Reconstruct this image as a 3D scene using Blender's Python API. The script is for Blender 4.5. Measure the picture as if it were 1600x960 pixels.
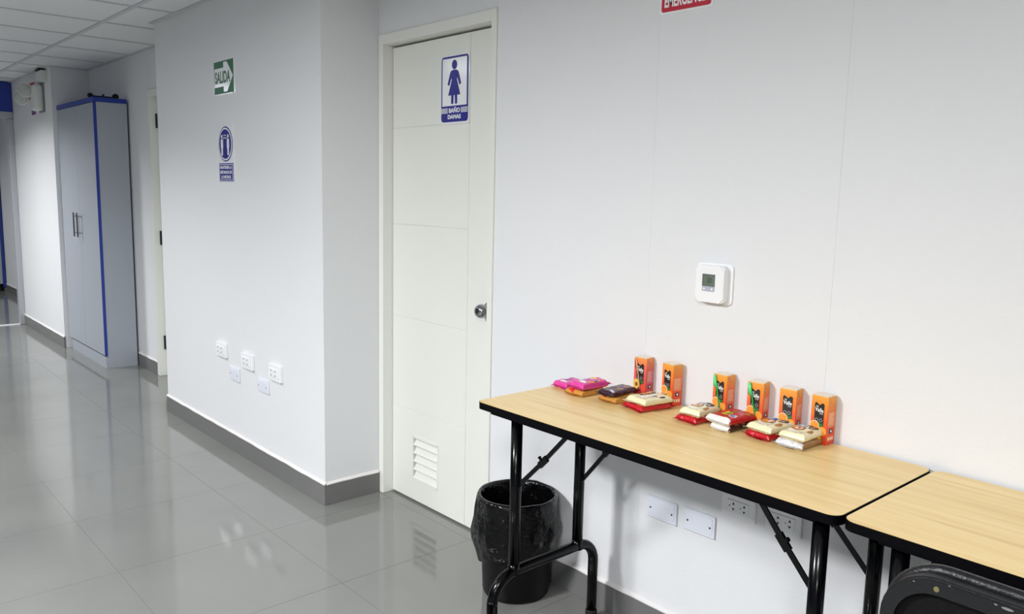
import bpy, bmesh, math, random
from mathutils import Vector, Matrix, noise
random.seed(7)
for o in list(bpy.data.objects): bpy.data.objects.remove(o)
SC = bpy.context.scene
COL = SC.collection
PI = math.pi

# ------------------------------------------------------------ camera
YAW, PIT, ROL, FPX = math.radians(-48.3052), math.radians(-8.009), math.radians(1.2336), 1272.22
fwd = Vector((math.sin(YAW)*math.cos(PIT), math.cos(YAW)*math.cos(PIT), math.sin(PIT)))
rt = fwd.cross(Vector((0, 0, 1))).normalized(); up = rt.cross(fwd)
r2 = math.cos(ROL)*rt + math.sin(ROL)*up
u2 = -math.sin(ROL)*rt + math.cos(ROL)*up
cd = bpy.data.cameras.new('camera'); cam = bpy.data.objects.new('camera', cd); COL.objects.link(cam)
cd.sensor_width = 36.0; cd.lens = FPX/1600*36.0; cd.clip_start = 0.05; cd.clip_end = 60
m = Matrix((r2, u2, -fwd)).transposed().to_4x4(); m.translation = Vector((0, 0, 1.4))
cam.matrix_world = m
SC.camera = cam

# ------------------------------------------------------------ world, lights, exposure
w = bpy.data.worlds.new('world'); SC.world = w; w.use_nodes = True
w.node_tree.nodes['Background'].inputs[0].default_value = (0.8, 0.88, 1.0, 1)
w.node_tree.nodes['Background'].inputs[1].default_value = 0.05
SC.view_settings.view_transform = 'Standard'; SC.view_settings.look = 'None'
SC.view_settings.exposure = 0.04; SC.view_settings.gamma = 1.0
try: SC.view_settings.use_curve_mapping = False
except Exception: pass
ZC = 2.338
TG = 0.5841
# ceiling tile cells (i along x, j along y): the luminaires sit in these cells
CX0, CY0 = -5.3355, 1.4791
LIGHTS = [(12, -8, 100, 180), (5, -5, 170, 176), (0, -3, 28, 136), (-5, -3, 74, 152), (-11, -3, 20, 150), (9, -4, 60, 178)]   # cell i, cell j, watts, louvre cut-off angle
LCOL = (0.985, 0.99, 1.0)
def area(i, j, pw, sp):
    ld = bpy.data.lights.new('ceiling_lamp', 'AREA'); ld.shape = 'SQUARE'; ld.size = 0.5
    ld.energy = pw; ld.color = LCOL; ld.spread = math.radians(sp)
    lo = bpy.data.objects.new('ceiling_lamp', ld); COL.objects.link(lo)
    lo.location = (CX0+(i+.5)*TG, CY0+(j+.5)*TG, ZC-0.012)
    return lo
for L_ in LIGHTS: area(*L_)

# ------------------------------------------------------------ materials
def lin(c):
    return tuple(((v/255)/12.92 if v/255 <= .04045 else ((v/255+.055)/1.055)**2.4) for v in c)
MATS = {}
def mat(name, rgb, rough=.5, metal=0, bump=0, bscale=40, spec=.5, var=0, vscale=3, coat=0, trans=0, emit=None, es=0):
    if name in MATS: return MATS[name]
    M = bpy.data.materials.new(name); M.use_nodes = True; nt = M.node_tree
    b = nt.nodes['Principled BSDF']; c = lin(rgb)
    b.inputs['Base Color'].default_value = (*c, 1); b.inputs['Roughness'].default_value = rough
    b.inputs['Metallic'].default_value = metal; b.inputs['Specular IOR Level'].default_value = spec
    b.inputs['Coat Weight'].default_value = coat
    b.inputs['Transmission Weight'].default_value = trans
    if emit: b.inputs['Emission Color'].default_value = (*lin(emit), 1); b.inputs['Emission Strength'].default_value = es
    tc = nt.nodes.new('ShaderNodeTexCoord')
    if var:
        n = nt.nodes.new('ShaderNodeTexNoise'); n.inputs['Scale'].default_value = vscale; n.inputs['Detail'].default_value = 5
        nt.links.new(tc.outputs['Object'], n.inputs['Vector'])
        mx = nt.nodes.new('ShaderNodeMix'); mx.data_type = 'RGBA'
        mx.inputs[6].default_value = (*[max(0, v*(1-var)) for v in c], 1); mx.inputs[7].default_value = (*[min(1, v*(1+var)) for v in c], 1)
        nt.links.new(n.outputs['Fac'], mx.inputs[0]); nt.links.new(mx.outputs[2], b.inputs['Base Color'])
    if bump:
        n = nt.nodes.new('ShaderNodeTexNoise'); n.inputs['Scale'].default_value = bscale; n.inputs['Detail'].default_value = 4
        nt.links.new(tc.outputs['Object'], n.inputs['Vector'])
        bp = nt.nodes.new('ShaderNodeBump'); bp.inputs['Strength'].default_value = bump; bp.inputs['Distance'].default_value = .01
        nt.links.new(n.outputs['Fac'], bp.inputs['Height']); nt.links.new(bp.outputs['Normal'], b.inputs['Normal'])
    MATS[name] = M
    return M
def wood_mat():
    M = bpy.data.materials.new('maple_laminate'); M.use_nodes = True; nt = M.node_tree; b = nt.nodes['Principled BSDF']
    tc = nt.nodes.new('ShaderNodeTexCoord'); mp = nt.nodes.new('ShaderNodeMapping'); mp.inputs['Scale'].default_value = (1.3, 22, 22)
    nt.links.new(tc.outputs['Object'], mp.inputs['Vector'])
    n = nt.nodes.new('ShaderNodeTexNoise'); n.inputs['Scale'].default_value = 1.6; n.inputs['Detail'].default_value = 7; n.inputs['Roughness'].default_value = .62; n.inputs['Distortion'].default_value = .6
    nt.links.new(mp.outputs['Vector'], n.inputs['Vector'])
    cr = nt.nodes.new('ShaderNodeValToRGB'); e = cr.color_ramp.elements
    e[0].position = .3; e[0].color = (*lin((222, 188, 124)), 1); e[1].position = .62; e[1].color = (*lin((240, 213, 154)), 1)
    e2 = cr.color_ramp.elements.new(.47); e2.color = (*lin((233, 203, 140)), 1)
    nt.links.new(n.outputs['Fac'], cr.inputs['Fac']); nt.links.new(cr.outputs['Color'], b.inputs['Base Color'])
    b.inputs['Roughness'].default_value = .3; b.inputs['Specular IOR Level'].default_value = .45
    return M
def floor_mat():
    M = bpy.data.materials.new('grey_porcelain'); M.use_nodes = True; nt = M.node_tree; b = nt.nodes['Principled BSDF']
    tc = nt.nodes.new('ShaderNodeNewGeometry')
    n = nt.nodes.new('ShaderNodeTexNoise'); n.inputs['Scale'].default_value = 260; n.inputs['Detail'].default_value = 3
    n2 = nt.nodes.new('ShaderNodeTexNoise'); n2.inputs['Scale'].default_value = 2.2; n2.inputs['Detail'].default_value = 3
    nt.links.new(tc.outputs['Position'], n.inputs['Vector']); nt.links.new(tc.outputs['Position'], n2.inputs['Vector'])
    ad = nt.nodes.new('ShaderNodeMath'); ad.operation = 'MULTIPLY_ADD'; ad.inputs[1].default_value = .5
    nt.links.new(n.outputs['Fac'], ad.inputs[0]); 
    ml = nt.nodes.new('ShaderNodeMath'); ml.operation = 'MULTIPLY'; ml.inputs[1].default_value = .5
    nt.links.new(n2.outputs['Fac'], ml.inputs[0]); nt.links.new(ml.outputs[0], ad.inputs[2])
    cr = nt.nodes.new('ShaderNodeValToRGB'); e = cr.color_ramp.elements
    e[0].position = .3; e[0].color = (*lin((119, 120, 117)), 1); e[1].position = .7; e[1].color = (*lin((132, 133, 129)), 1)
    nt.links.new(ad.outputs[0], cr.inputs['Fac']); nt.links.new(cr.outputs['Color'], b.inputs['Base Color'])
    b.inputs['Roughness'].default_value = .085; b.inputs['IOR'].default_value = 1.62
    bp = nt.nodes.new('ShaderNodeBump'); bp.inputs['Strength'].default_value = .03; bp.inputs['Distance'].default_value = .01
    nt.links.new(n2.outputs['Fac'], bp.inputs['Height']); nt.links.new(bp.outputs['Normal'], b.inputs['Normal'])
    return M
def gradient_mat(name, stops, axis='Z', lo=0, hi=1, rough=.35):
    """printed colour running along one object axis"""
    M = bpy.data.materials.new(name); M.use_nodes = True; nt = M.node_tree; b = nt.nodes['Principled BSDF']
    tc = nt.nodes.new('ShaderNodeTexCoord'); sp = nt.nodes.new('ShaderNodeSeparateXYZ'); nt.links.new(tc.outputs['Object'], sp.inputs[0])
    mr = nt.nodes.new('ShaderNodeMapRange'); mr.inputs['From Min'].default_value = lo; mr.inputs['From Max'].default_value = hi
    nt.links.new(sp.outputs[axis], mr.inputs['Value'])
    cr = nt.nodes.new('ShaderNodeValToRGB'); e = cr.color_ramp.elements
    e[0].position = stops[0][0]; e[0].color = (*lin(stops[0][1]), 1); e[1].position = stops[-1][0]; e[1].color = (*lin(stops[-1][1]), 1)
    for p, c in stops[1:-1]:
        x = cr.color_ramp.elements.new(p); x.color = (*lin(c), 1)
    nt.links.new(mr.outputs[0], cr.inputs['Fac']); nt.links.new(cr.outputs['Color'], b.inputs['Base Color'])
    b.inputs['Roughness'].default_value = rough
    return M
WALL = mat('wall_paint', (226, 227, 229), .75, bump=.08, bscale=160, spec=.25, var=.012, vscale=2)
FLOOR = floor_mat()
GROUT = mat('grout', (105, 105, 102), .8)
BASE = mat('grey_baseboard', (112, 112, 111), .35, var=.06, vscale=6)
CAULK = mat('white_caulk', (225, 222, 220), .7)
DOORW = mat('door_white', (232, 233, 226), .38, spec=.45)
CEIL = mat('ceiling_panel', (226, 228, 231), .9, bump=.25, bscale=300, spec=.1, var=.02, vscale=60)
TBAR = mat('ceiling_grid', (196, 198, 201), .6)
BLUE = mat('blue_laminate', (32, 58, 150), .4)
WOOD = wood_mat()
BLK = mat('black_tube', (4, 4, 6), .18, spec=.25)
BLKE = mat('black_edge', (4, 4, 8), .45, spec=.08)
BLKM = mat('black_matt', (14, 14, 15), .75)
CHROME = mat('brushed_chrome', (170, 170, 175), .16, metal=1)
WPL = mat('white_plastic', (240, 241, 243), .3)
WPL2 = mat('cool_white_plastic', (226, 230, 240), .3)
DARK = mat('dark_slot', (25, 24, 26), .6)

# ------------------------------------------------------------ mesh helpers
def link(name, bm, material, parent=None, smooth=False):
    me = bpy.data.meshes.new(name)
    bmesh.ops.recalc_face_normals(bm, faces=bm.faces)
    bm.to_mesh(me); bm.free()
    if material: me.materials.append(material)
    if smooth:
        for p in me.polygons: p.use_smooth = True
    o = bpy.data.objects.new(name, me); COL.objects.link(o)
    if parent is not None: o.parent = parent
    return o
def box(bm, x0, x1, y0, y1, z0, z1, bev=0, seg=2):
    vs = [bm.verts.new((x, y, z)) for x in (x0, x1) for y in (y0, y1) for z in (z0, z1)]
    f = [(0, 1, 3, 2), (4, 6, 7, 5), (0, 4, 5, 1), (2, 3, 7, 6), (0, 2, 6, 4), (1, 5, 7, 3)]
    fs = [bm.faces.new([vs[k] for k in q]) for q in f]
    if bev:
        es = list({e for fc in fs for e in fc.edges})
        bmesh.ops.bevel(bm, geom=es, offset=bev, segments=seg, affect='EDGES', profile=.5)
    return bm
def bx(*a, **k): return box(bmesh.new(), *a, **k)
def prism(bm, pts, axis, a, b):
    """extrude the 2D outline pts along axis from a to b. axis y: pts=(x,z); axis z: pts=(x,y); axis x: pts=(y,z)"""
    def mk(p, t): return {'y': (p[0], t, p[1]), 'z': (p[0], p[1], t), 'x': (t, p[0], p[1])}[axis]
    A = [bm.verts.new(mk(p, a)) for p in pts]; B = [bm.verts.new(mk(p, b)) for p in pts]
    bm.faces.new(A); bm.faces.new(B[::-1]); n = len(pts)
    for i in range(n): bm.faces.new((A[i], A[(i+1) % n], B[(i+1) % n], B[i]))
    return bm
def rrect(x0, x1, z0, z1, r, n=6):
    P = []
    for cx, cz, a in ((x1-r, z1-r, 0), (x0+r, z1-r, 90), (x0+r, z0+r, 180), (x1-r, z0+r, 270)):
        for k in range(n+1):
            t = math.radians(a+90*k/n); P.append((cx+r*math.cos(t), cz+r*math.sin(t)))
    return P
def circ(cx, cz, rx, rz=None, n=24, a0=0):
    rz = rz or rx
    return [(cx+rx*math.cos(a0+2*PI*k/n), cz+rz*math.sin(a0+2*PI*k/n)) for k in range(n)]
def tube(bm, pts, r, n=12, closed=False):
    pts = [Vector(p) for p in pts]; rings = []
    nrm = None
    for i, p in enumerate(pts):
        a = pts[i-1] if i > 0 else (pts[-1] if closed else pts[0]); b = pts[(i+1) % len(pts)] if (i < len(pts)-1 or closed) else pts[-1]
        t = (b-a).normalized()
        if nrm is None:
            nrm = t.orthogonal().normalized()
        nrm = (nrm - t*nrm.dot(t)).normalized(); bn = t.cross(nrm)
        rr = r[i] if isinstance(r, (list, tuple)) else r
        rings.append([bm.verts.new(p+nrm*rr*math.cos(2*PI*k/n)+bn*rr*math.sin(2*PI*k/n)) for k in range(n)])
    for i in range(len(rings)-(0 if closed else 1)):
        A, B = rings[i], rings[(i+1) % len(rings)]
        for k in range(n): bm.faces.new((A[k], A[(k+1) % n], B[(k+1) % n], B[k]))
    if not closed:
        bm.faces.new(rings[0][::-1]); bm.faces.new(rings[-1])
    return bm
def lathe(bm, prof, c, axis='z', n=32, jit=None):
    """profile (r, h) spun about axis through c"""
    rings = []
    for (r, h) in prof:
        ring = []
        for k in range(n):
            a = 2*PI*k/n; rr, hh = (r, h) if not jit else jit(r, h, a)
            x, y = rr*math.cos(a), rr*math.sin(a)
            v = {'z': (x, y, hh), 'y': (x, hh, y), 'x': (hh, x, y)}[axis]
            ring.append(bm.verts.new(Vector(c)+Vector(v)))
        rings.append(ring)
    for A, B in zip(rings, rings[1:]):
        for k in range(n): bm.faces.new((A[k], A[(k+1) % n], B[(k+1) % n], B[k]))
    if prof[0][0] > 1e-6: bm.faces.new(rings[0][::-1])
    if prof[-1][0] > 1e-6: bm.faces.new(rings[-1])
    bmesh.ops.remove_doubles(bm, verts=bm.verts, dist=1e-6)
    return bm
def arc(c, r, a0, a1, n, plane='yz', x=0):
    out = []
    for k in range(n+1):
        t = math.radians(a0+(a1-a0)*k/n)
        out.append((x, c[0]+r*math.cos(t), c[1]+r*math.sin(t)))
    return out
def empty(name, loc, rz=0, parent=None):
    o = bpy.data.objects.new(name, None); o.empty_display_size = .05; COL.objects.link(o)
    o.location = loc; o.rotation_euler = (0, 0, rz)
    if parent: o.parent = parent
    return o
def tag(o, label, cat, group=None):
    o['label'] = label; o['category'] = cat
    if group: o['group'] = group
    return o
def struct(o): o['kind'] = 'structure'; return o
def dup(o, parent=None):
    c = o.copy(); COL.objects.link(c); c.parent = parent
    for ch in list(o.children): dup(ch, c)
    return c
def text_part(s, name, material, parent, width, height, loc, rot, bold=0.02, depth=.0006, shear=0):
    """built-in font turned into a thin mesh, scaled to width x height, centred on loc"""
    cu = bpy.data.curves.new('t', 'FONT'); cu.body = s; cu.size = 1; cu.offset = bold; cu.extrude = .5; cu.align_x = 'LEFT'; cu.shear = shear; cu.resolution_u = 3
    to = bpy.data.objects.new('t', cu); COL.objects.link(to)
    dg = bpy.context.evaluated_depsgraph_get(); dg.update()
    me = bpy.data.meshes.new_from_object(to.evaluated_get(dg)); bpy.data.objects.remove(to); bpy.data.curves.remove(cu)
    xs = [v.co.x for v in me.vertices]; ys = [v.co.y for v in me.vertices]
    cx, cy = (min(xs)+max(xs))/2, (min(ys)+max(ys))/2; sx = width/(max(xs)-min(xs)); sy = height/(max(ys)-min(ys))
    for v in me.vertices:
        v.co = Vector(((v.co.x-cx)*sx, (v.co.y-cy)*sy, v.co.z*depth))
    me.name = name; me.materials.clear(); me.materials.append(material)
    o = bpy.data.objects.new(name, me); COL.objects.link(o); o.parent = parent; o.location = loc; o.rotation_euler = rot
    return o
RW = (PI/2, 0, 0)       # text standing on a wall and facing -y

# ------------------------------------------------------------ the setting
YW, YP = 1.99, 1.7045
PX0, PX1 = -5.1308, -3.1358
DX0, DX1, ZT = -3.1326, -2.345, 2.0623
XE = 3.6
H2 = ZC+.06
# main wall: backing with separate board panels, seams 2 mm
def wall_piece(name, boxes, parent=None):
    bm = bmesh.new()
    for b in boxes: box(bm, *b)
    return struct(link(name, bm, WALL, parent))
wr = wall_piece('wall_right', [(DX1, XE, YW+.008, YW+.15, 0, H2), (DX0-.02, DX1, YW+.008, YW+.15, ZT, H2)])
for (a, b, z0) in ((DX0-.02, DX1, ZT), (DX1, -1.5992, 0), (-1.5992, -1.0036, 0), (-1.0036, .19, 0), (.19, XE, 0)):
    link('wall_panel', bx(a, b, YW, YW+.009, z0, H2, bev=.0014, seg=1), WALL, wr)
# projecting block beside the door
struct(link('wall_center', bx(PX0, PX1, YP, YW+.15, 0, H2), WALL))
# recessed stretch behind the tall cabinet with its own door opening
FDX0, FDX1 = -6.16, -5.36
wl = wall_piece('wall_left', [(-7.65, FDX0, YW+.008, YW+.15, 0, H2), (FDX0, FDX1, YW+.008, YW+.15, ZT, H2), (FDX1, PX0, YW+.008, YW+.15, 0, H2)])
for (a, b, z0) in ((-7.65, -6.82, 0), (-6.82, -6.1876, 0)):
    link('wall_panel', bx(a+.001, b-.001, YW, YW+.009, z0, H2), WALL, wl)
link('wall_panel', prism(bmesh.new(), [(-6.1866, 0), (FDX0, 0), (FDX0, ZT), (FDX1, ZT), (FDX1, 0), (PX0, 0), (PX0, H2), (-6.1866, H2)], 'y', YW, YW+.009), WALL, wl)
struct(link('wall_far_left', bx(-9.22, -7.65, YP, YW+.15, 0, H2), WALL))
struct(link('wall_beyond', bx(-12.7, -9.22, 2.06, 2.14, 0, H2), WALL))
struct(link('wall_end', bx(-12.8, -12.7, -4.9, 2.2, 0, H2), WALL))
WALLD = mat('unseen_wall_grey', (128, 132, 140), .75)  # for the unseen walls; grey picked to cut their bounced light
struct(link('wall_opposite', bx(-12.8, XE, -5.0, -4.9, 0, H2), WALLD))
struct(link('wall_near', bx(XE, XE+.1, -5.0, 2.2, 0, H2), WALLD))
# floor: grout bed with polished tiles
fl = struct(link('floor', bx(-12.8, XE, -5.0, 2.2, -.06, -.0012), GROUT))
FX0, FY0, FT = -3.6139, .8064, TG
tile_me = None
G = .0007
for i in range(-16, 13):
    for j in range(-10, 3):
        x0, y0 = FX0+i*FT, FY0+j*FT
        if x0 > XE or x0+FT < -12.8 or y0+FT < -4.8 or y0 > 2.0: continue
        if tile_me is None:
            t = link('floor_tile', bx(G, FT-G, G, FT-G, -.02, 0), FLOOR, fl); tile_me = t.data
        else:
            t = bpy.data.objects.new('floor_tile', tile_me); COL.objects.link(t); t.parent = fl
        t.location = (x0, y0, 0)
# baseboards with an uneven caulk line
BH, BT = .0974, .01
def base_run(name, a, b, fixed, axis, sgn):
    """run from a to b; axis 'x' runs along x at y=fixed (face towards -y), 'y' runs along y at x=fixed, face towards sgn"""
    if axis == 'x': o = link(name, bx(a, b, fixed-BT, fixed+.002, 0, BH, bev=.0008, seg=1), BASE)
    else: o = link(name, bx(min(fixed-.002*sgn, fixed+BT*sgn), max(fixed-.002*sgn, fixed+BT*sgn), a, b, 0, BH, bev=.0008, seg=1), BASE)
    struct(o)
    bm = bmesh.new(); n = max(2, int(abs(b-a)/.035)); prev = None
    for k in range(n+1):
        s = a+(b-a)*k/n; h = .004+.004*noise.noise((s*7, fixed*3, 1)); h = max(.0015, h)
        dz = -.0035+.003*noise.noise((s*11, 2, fixed)); t = BT+.0015
        row = []
        for (d, z) in ((t, BH+dz), (t, BH+dz+.004), (.001, BH+h+.005), (.001, BH+dz)):
            row.append(bm.verts.new((s, fixed-d, z) if axis == 'x' else (fixed+sgn*d, s, z)))
        if prev:
            for q in range(4): bm.faces.new((prev[q], prev[(q+1) % 4], row[(q+1) % 4], row[q]))
        else: bm.faces.new(row)
        prev = row
    bm.faces.new(prev[::-1])
    link('caulk_line', bm, CAULK, o)
    return o
base_run('baseboard_right', DX1+.002, XE, YW, 'x', 1)
base_run('baseboard_center', PX0-.0, PX1+BT, YP, 'x', 1)
base_run('baseboard_return', YP-.0, YW-.012, PX1, 'y', 1)
base_run('baseboard_left', -6.598, FDX0-.002, YW, 'x', 1)
base_run('baseboard_far_left', -9.18, -7.64, YP, 'x', 1)
base_run('baseboard_beyond', -12.08, -9.24, 2.06, 'x', 1)
# ceiling: slab, recessed mineral panels, T grid
ce = struct(link('ceiling', bx(-12.8, XE, -5.0, 2.2, ZC+.03, ZC+.08), CEIL))
lit = {(i, j) for i, j, p, q in LIGHTS}
pme = None
NX0, NX1, NY0, NY1 = -13, 15, -11, 1
for i in range(NX0, NX1+1):
    for j in range(NY0, NY1):
        if (i, j) in lit: continue
        if pme is None:
            p = link('ceiling_panel', bx(.012, TG-.012, .012, TG-.012, ZC+.006, ZC+.02), CEIL, ce); pme = p.data
        else:
            p = bpy.data.objects.new('ceiling_panel', pme); COL.objects.link(p); p.parent = ce
        p.location = (CX0+i*TG, CY0+j*TG, 0)
for j in range(NY0, NY1+1):
    y = CY0+j*TG
    link('main_grid_bar', bx(-12.7, XE, y-.012, y+.012, ZC, ZC+.025), TBAR, ce)
for i in range(NX0, NX1+1):
    x = CX0+i*TG
    link('cross_grid_bar', bx(x-.012, x+.012, -4.9, 2.06, ZC+.0012, ZC+.024), TBAR, ce)
def angle(x0, x1, y0, y1): link('edge_angle', bx(x0, x1, y0, y1, ZC-.0015, ZC+.02), TBAR, ce)
angle(PX1-.0, XE, YW-.022, YW+.001); angle(PX0-.02, PX1+.02, YP-.022, YP+.001); angle(PX1, PX1+.022, YP, YW); angle(PX0-.022, PX0, YP, YW)
angle(-7.65, PX0, YW-.022, YW+.001); angle(-9.2, -7.63, YP-.022, YP+.001); angle(-7.65, -7.628, YP, YW)
DIFF = mat('lamp_diffuser', (240, 245, 255), .5, emit=(240, 246, 255), es=5)
LN = ['middle corridor', 'stretch beside the women\'s restroom door', 'room in front of the tables']
for n, (i, j, pw, sp_) in enumerate(LIGHTS):
    r = empty('ceiling_light', (CX0+i*TG, CY0+j*TG, ZC))
    tag(r, 'square white ceiling light panel set in the tile grid, out of the picture', 'ceiling light', 'square light panels in the ceiling grid')
    bm = bmesh.new()
    for a in ((.012, .03, .012, TG-.012), (TG-.03, TG-.012, .012, TG-.012), (.03, TG-.03, .012, .03), (.03, TG-.03, TG-.03, TG-.012)):
        box(bm, *a, .0, .03)
    link('frame', bm, WPL, r)
    link('diffuser', bx(.03, TG-.03, .03, TG-.03, .004, .012), DIFF, r)

# ------------------------------------------------------------ door 1 (restroom)
d1 = struct(empty('door_1', ((DX0+DX1)/2, YW, 0)))
ox = -(DX0+DX1)/2
def D(o): o.location = (ox, -YW, 0); return o
bm = bmesh.new(); FI0, FI1 = -3.1005, -2.3725; YF, YD = YW-.008, YW+.045
box(bm, DX0-.002, FI0, YF, YW+.13, 0, ZT, bev=.002, seg=1); box(bm, FI1, DX1, YF, YW+.13, 0, ZT, bev=.002, seg=1)
box(bm, FI0, FI1, YF, YW+.13, 2.0205, ZT, bev=.002, seg=1)
D(link('door_frame', bm, DOORW, d1))
lx0, lx1, lz0, lz1 = -2.932, -2.748, .112, .302
bm = bmesh.new(); LB = (FI0+.002, FI1-.001, YD+.003, YD+.036, .008, 2.012)
box(bm, LB[0], lx0, LB[2], LB[3], LB[4], LB[5]); box(bm, lx1, LB[1], LB[2], LB[3], LB[4], LB[5])
box(bm, lx0, lx1, LB[2], LB[3], LB[4], lz0); box(bm, lx0, lx1, LB[2], LB[3], lz1, LB[5])
box(bm, LB[0], LB[1], YD+.036, YD+.04, LB[4], LB[5])
leaf = D(link('door_leaf', bm, DOORW, d1))
XV = -2.557; zs = [.008, .422, .837, 1.2495, 1.668, 2.012]; g = .0018
for k in range(5):
    bm = bmesh.new()
    if k:
        box(bm, FI0+.003, XV-g, YD, YD+.004, zs[k]+g, zs[k+1]-g, bev=.0008, seg=1)
    else:   # bottom board leaves a hole for the louvre
        box(bm, FI0+.003, lx0, YD, YD+.004, zs[0]+g, zs[1]-g); box(bm, lx1, XV-g, YD, YD+.004, zs[0]+g, zs[1]-g)
        box(bm, lx0, lx1, YD, YD+.004, zs[0]+g, lz0); box(bm, lx0, lx1, YD, YD+.004, lz1, zs[1]-g)
    link('door_board', bm, DOORW, leaf)
link('door_stile', bx(XV+g, FI1-.002, YD, YD+.004, zs[0]+g, zs[5]-g, bev=.0008, seg=1), DOORW, leaf)
bm = bmesh.new(); fr = .008
box(bm, lx0-fr, lx0+.002, YD-.003, YD+.003, lz0-fr, lz1+fr); box(bm, lx1-.002, lx1+fr, YD-.003, YD+.003, lz0-fr, lz1+fr)
box(bm, lx0, lx1, YD-.003, YD+.003, lz0-fr, lz0+.002); box(bm, lx0, lx1, YD-.003, YD+.003, lz1-.002, lz1+fr)
lv = D(link('door_louver', bm, DOORW, d1))
for k in range(5):
    z = lz0+(lz1-lz0)*(k+.04)/5; h = (lz1-lz0)/5
    s = bmesh.new()
    prism(s, [(YD-.001, z+.0005), (YD+.003, z-.001), (YD+.0215, z+h*.74), (YD+.0185, z+h*.78)], 'x', lx0+.002, lx1-.002)
    # slats tilt inwards at the top, leaving a shaded slot above each
    link('slat', s, DOORW, lv)
kn = D(link('door_knob', lathe(bmesh.new(), [(0, -.064), (.012, -.0635), (.02, -.060), (.026, -.052), (.0285, -.042), (.027, -.032), (.021, -.024), (.014, -.019), (.012, -.012), (.016, -.008), (.03, -.006), (.034, -.002), (.035, 0)], (-2.418, YD, .94), 'y', 32), CHROME, d1, True))
link('keyhole', lathe(bmesh.new(), [(0, -.0655), (.008, -.065), (.009, -.063)], (-2.418, YD, .94), 'y', 20), DARK, kn)
# far door, mostly hidden by the projecting wall
d2 = struct(empty('door_2', ((FDX0+FDX1)/2, YW, 0))); ox2 = -(FDX0+FDX1)/2
bm = bmesh.new()
box(bm, FDX0, FDX0+.045, YW-.012, YW+.13, 0, ZT, bev=.002, seg=1); box(bm, FDX1-.045, FDX1, YW-.012, YW+.13, 0, ZT, bev=.002, seg=1); box(bm, FDX0+.045, FDX1-.045, YW-.012, YW+.13, ZT-.045, ZT, bev=.002, seg=1)
o = link('door_frame', bm, DOORW, d2); o.location = (ox2, -YW, 0)
o = link('door_leaf', bx(FDX0+.049, FDX1-.047, YW+.04, YW+.08, .008, ZT-.049), DOORW, d2); o.location = (ox2, -YW, 0)
for z in (.25, 1.02, 1.85):
    o = link('hinge', tube(bmesh.new(), [(FDX0+.051, YW+.033, z-.05), (FDX0+.051, YW+.033, z+.05)], .009, 10), DARK, d2); o.location = (ox2, -YW, 0)
# partition at the end of the corridor: blue header, aluminium rail, post and sill
ALU = mat('pale_aluminium', (176, 179, 184), .4, metal=.3)
pt = struct(link('trim_1', bx(-9.24, -9.16, -4.9, 1.70, 2.06, ZC), BLUE))
struct(link('trim_2', bx(-9.245, -9.155, -4.9, 1.70, 2.0, 2.06, bev=.004), ALU))
struct(link('trim_3', bx(-9.245, -9.17, 1.655, 1.704, 0, 2.0, bev=.006), ALU))
SILL = mat('white_sill', (235, 236, 238), .35)
struct(link('trim_4', bx(-9.22, -9.17, -4.9, 1.655, 0, .006, bev=.002), SILL))

# ------------------------------------------------------------ tall cabinet
CABG = mat('grey_melamine', (164, 170, 179), .42, var=.03, vscale=30)
CABS = CABG
cb = tag(empty('storage_cabinet', (-7.12, 1.86, 0)), 'tall grey two-door cabinet with blue edges standing against the corridor wall', 'cabinet')
def C(name, bm, mt, parent=None):
    o = link(name, bm, mt, parent or cb)
    if parent is None: o.location = (7.12, -1.86, 0)
    return o
cx0, cx1, cyf, cyb, czt = -7.645, -6.602, 1.7387, 1.972, 2.028
bm = bmesh.new()
box(bm, cx0+.02, cx1, cyf+.021, cyb, .0, czt-.034); C('body', bm, CABG)
C('plinth', bx(cx0+.06, cx1-.001, cyf+.008, cyf+.022, .0, .085), CABG)
C('top_board', bx(cx0, cx1+.004, cyf-.004, cyb, czt-.034, czt, bev=.001, seg=1), BLUE)
xm = -7.122
dz0, dz1 = .1, czt-.038
for (a, b, hx) in ((cx0+.003, xm-.0015, xm-.05), (xm+.0015, cx1-.001, xm+.05)):
    dr = C('cabinet_door', bx(a, b, cyf, cyf+.018, dz0, dz1, bev=.0008, seg=1), CABG)
    bm = bmesh.new(); hy = cyf-.032
    tube(bm, [(hx, hy, .98), (hx, hy, 1.17)], .006, 10)
    for z in (1.01, 1.14): tube(bm, [(hx, hy, z), (hx, cyf, z)], .0045, 8)
    h = link('handle', bm, CHROME, dr)
link('blue_edge', bx(cx1-.0012, cx1+.0008, cyf-.001, cyf+.021, dz0, dz1), BLUE, None).parent = cb
bpy.data.objects['blue_edge'].location = (7.12, -1.86, 0)
# things on top of the cabinet
mt_ = tag(empty('shelf_bracket', (-6.72, 1.80, czt)), 'small black bracket with round knobs at both ends lying on the tall cabinet', 'bracket')
mb = bmesh.new(); box(mb, -.016, .016, -.05, .14, 0, .02, bev=.003); link('bar', mb, BLKM, mt_)
link('end_knob', lathe(bmesh.new(), [(0, -.014), (.015, -.014), (.018, -.01), (.018, .01), (.015, .014), (0, .014)], (0, -.045, .019), 'x', 20), BLKM, mt_)
link('end_knob', lathe(bmesh.new(), [(0, -.014), (.018, -.014), (.022, -.01), (.022, .01), (.018, .014), (0, .014)], (0, .13, .023), 'x', 20), BLKM, mt_)
link('middle_knob', lathe(bmesh.new(), [(.006, .016), (.006, .024), (.010, .027), (.008, .034), (0, .035)], (0, .045, 0), 'z', 14), BLKM, mt_)
tag(link('paper_folder', bx(-7.0, -6.78, 1.77, 1.93, czt, czt+.012, bev=.002), mat('folder_grey', (150, 158, 150), .6)), 'thin grey-green folder lying flat on top of the tall cabinet', 'folder')
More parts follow.
